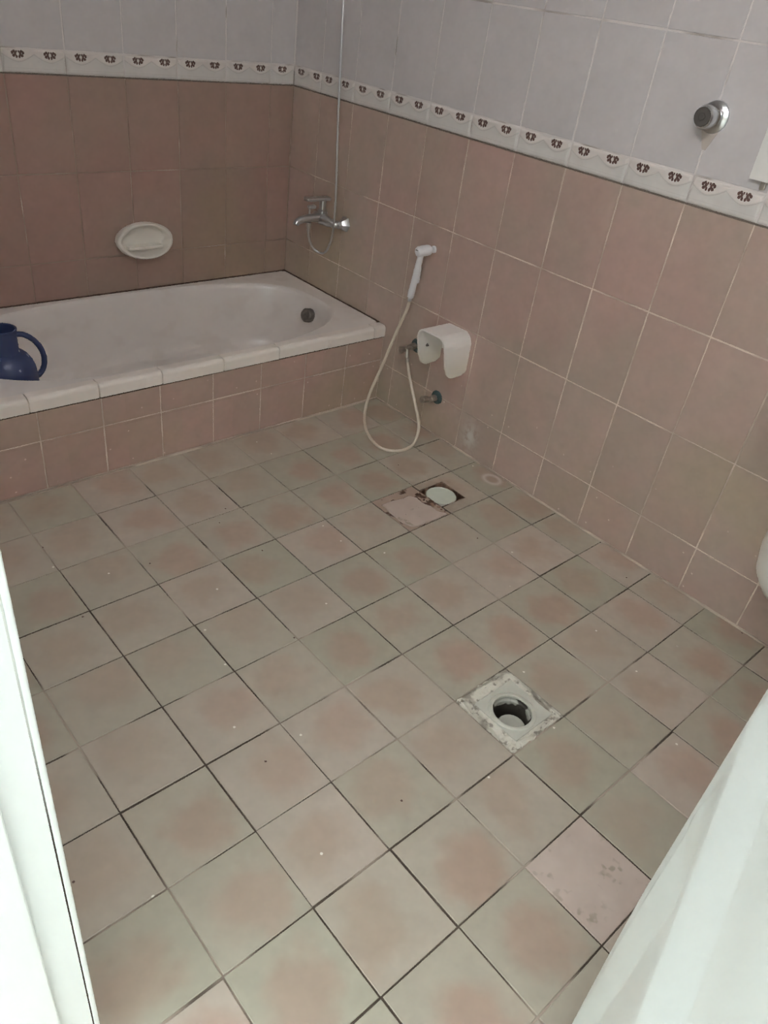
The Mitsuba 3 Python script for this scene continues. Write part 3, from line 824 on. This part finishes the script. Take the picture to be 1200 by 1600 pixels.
# ------------------------------------------------------------------ jug in the tub
key = 'water_jug'
tag(key, 'dark blue plastic water jug with a round handle standing in the bathtub', 'jug')
JX, JY, JZ = -1.402, 0.25, 0.046
jp = [(0, 0.0), (0.080, 0.0), (0.086, 0.006), (0.087, 0.10), (0.087, 0.215), (0.0868, 0.245), (0.0845, 0.272), (0.0775, 0.296), (0.066, 0.314), (0.053, 0.326), (0.044, 0.331), (0.0415, 0.340), (0.0415, 0.398), (0.0445, 0.401), (0.0445, 0.406), (0.0415, 0.408),
      (0.0385, 0.405), (0.0385, 0.345), (0.045, 0.322), (0.072, 0.290), (0.081, 0.245), (0.083, 0.10), (0.081, 0.010), (0, 0.008)]
obj(key + '__body', lathe(jp, (JX, JY, JZ), n=56), 'blue_plastic', smooth=40)
hc = np.array([JX, JY, JZ])
hdl = spline([hc + [0.038, 0, 0.380], hc + [0.062, 0, 0.376], hc + [0.092, 0, 0.352], hc + [0.113, 0, 0.312], hc + [0.116, 0, 0.275], hc + [0.106, 0, 0.246], hc + [0.086, 0, 0.228]], 40)
obj(key + '__handle', tube(hdl, 0.0088, 16), 'blue_plastic', smooth=True)

# ------------------------------------------------------------------ door frame and door
YJ = -1.580
key = 'trim_1'
obj(key, cat(box(-2.125, XL - 0.0015, YJ, DY1, 0.0, DZ), box(-2.125, XL - 0.0015, DY0, -2.28, 0.0, DZ), box(-2.125, XL - 0.0015, DY0, DY1, DZ - 0.015, DZ)), 'gloss_paint', 'white painted door frame at the left edge', kind='structure')
st = rbox(-2.125, -1.999, YJ - 0.0125, YJ - 0.0002, 0.0, DZ - 0.015, 0.003, 12)
obj(key + '__door_stop', st, 'gloss_paint', smooth=30)
obj(key + '__door_stop_001', rbox(-2.125, -1.999, -2.28 + 0.0002, -2.28 + 0.0125, 0.0, DZ - 0.015, 0.003, 12), 'gloss_paint', smooth=30)
obj(key + '__architrave', rbox(XL + 0.0005, XL + 0.0085, YJ - 0.0, YJ + 0.06, 0.0, DZ + 0.05, 0.002, 8), 'gloss_paint', smooth=30)
mat('crack', lambda p, n, uv: mix((0.05, 0.04, 0.035), (0.66, 0.68, 0.65), smoothstep(0.55, 0.95, p.z + 0.5 * (fbm(p.z * 9, 0.2, 0.7) - 0.5))), 0.6, 0.2)
obj(key + '__gap', box(XL - 0.0015, XL + 0.0005, YJ + 0.001, DY1 + 0.02, 0.0, DZ), 'crack', 'dark crack beside the architrave')

key = 'door_1'
ph = math.radians(19.3)
leaf = rbox(0.0, 0.630, -0.040, -0.012, 0.010, 2.03, 0.004, 12)
c, s = math.cos(ph), math.sin(ph)
Rz = np.array([[c, -s, 0], [s, c, 0], [0, 0, 1]])
leaf.vertices = leaf.vertices @ Rz.T + [-1.955, -2.28, 0]
obj(key, leaf, 'gloss_paint', 'glossy white door leaf standing open at the lower right', kind='structure', smooth=30)
# added white face sheet, its ridges shaped so the door shows bright bands
zz = np.linspace(0.012, 2.028, 220)
tt = np.linspace(0, 1, 150)
Z_, T_ = np.meshgrid(zz, tt, indexing='ij')
smax = 0.694 - 0.055 * np.clip((0.46 - Z_) / 0.36, 0, 1) ** 1.4
S_ = T_ * smax
sstep = lambda a, b, x: (lambda t: t * t * (3 - 2 * t))(np.clip((x - a) / (b - a), 0, 1))
dd = (S_ - (0.41 + (Z_ - 0.647) * 1.22)) / 1.58
ramp = np.where(dd < -0.10, 0, np.where(dd < 0, 0.26 * (dd + 0.10), 0.026 - 0.17 * np.minimum(dd, 0.15)))
rid = np.where(S_ < 0.585, 0, np.where(S_ < 0.652, 0.28 * (S_ - 0.585), 0.0188 - 0.45 * (S_ - 0.652))) * sstep(0.78, 0.66, Z_) * sstep(0.05, 0.25, Z_)
H_ = ramp + rid + 0.0012 * np.sin(S_ * 60 + 9 * Z_) * sstep(0.5, 0.2, Z_) * sstep(0.55, 0.62, S_)
e_ = sstep(0.045, 0.006, smax - S_)
H_ = np.minimum(H_, 0.0235) * (1 - e_) + 0.0160 * e_ + 0.001
vs = np.stack([S_, H_, Z_], -1).reshape(-1, 3)
nt = len(tt)
fs = []
for a in range(len(zz) - 1):
    for b in range(nt - 1):
        q = a * nt + b
        fs += [[q, q + nt, q + nt + 1], [q, q + nt + 1, q + 1]]
nv = len(vs)
bk = vs.copy(); bk[:, 1] -= 0.003
fs = np.array(fs)
bd = [b for b in range(nt)] + [a * nt + nt - 1 for a in range(1, len(zz))] + [(len(zz) - 1) * nt + b for b in range(nt - 2, -1, -1)] + [a * nt for a in range(len(zz) - 2, 0, -1)]
rf = []
for k in range(len(bd)):
    p_, q_ = bd[k], bd[(k + 1) % len(bd)]
    rf += [[p_, q_, q_ + nv], [p_, q_ + nv, p_ + nv]]
sk = trimesh.Trimesh(np.vstack([vs, bk]), np.vstack([fs, fs[:, ::-1] + nv, rf]), process=False)
sk.fix_normals()
sk.vertices = sk.vertices @ Rz.T + [-1.955, -2.28, 0]
mat('sheet_white', (0.64, 0.695, 0.68), 0.22, 0.5, clearcoat=0.6, clearcoat_gloss=0.9)
obj(key + '__face_sheet', sk, 'sheet_white', 'added glossy white face rippled to give bright bands of light', smooth=35)

# ------------------------------------------------------------------ unseen tube lamp added on the left wall to light the room from overhead
key = 'unseen_tube_lamp'
tag(key, 'unseen fluorescent batten lamp added high on the left wall to brighten the room', 'lamp')
LY, LZ = -1.80, 2.30
obj(key + '__housing', rbox(XL + 0.0005, XL + 0.045, LY - 0.62, LY + 0.62, LZ - 0.02, LZ + 0.03, 0.006, 12), 'gloss_paint', smooth=30)
for s_ in (-1, 1):
    obj(nkey(key + '__socket'), rbox(XL + 0.03, XL + 0.085, LY + s_ * 0.605 - 0.012, LY + s_ * 0.605 + 0.012, LZ - 0.018, LZ + 0.018, 0.005, 12), 'white_plastic', smooth=30)
obj(key + '__tube', tube([(XL + 0.065, LY - 0.592, LZ), (XL + 0.065, LY + 0.592, LZ)], 0.014, 20), 'gloss_paint', smooth=40, emitter={'type': 'area', 'radiance': hexc(*LAMP)})

# ------------------------------------------------------------------ the unseen passage outside the door, roof and wall placed for the daylight
obj('floor_passage', box(-9.0, -2.121, -7.5, 4.5, -0.08, -0.004), 'hall_floor', 'pale floor of the passage outside the door', kind='structure')
obj('added_wall_passage', box(-9.2, -9.0, -7.5, 4.5, -0.08, 2.2), 'plaster', 'unseen yard wall set low and far off to leave the sky open to the door', kind='structure')  # unseen wall, kept low and distant so sky light reaches the doorway
obj('added_roof_passage', box(-3.55, -2.121, -7.5, 4.5, 2.55, 2.67), 'ceiling_paint', 'unseen roof added outside the door to shape the daylight', kind='structure')  # unseen roof added so daylight comes in more level, sparing the near floor
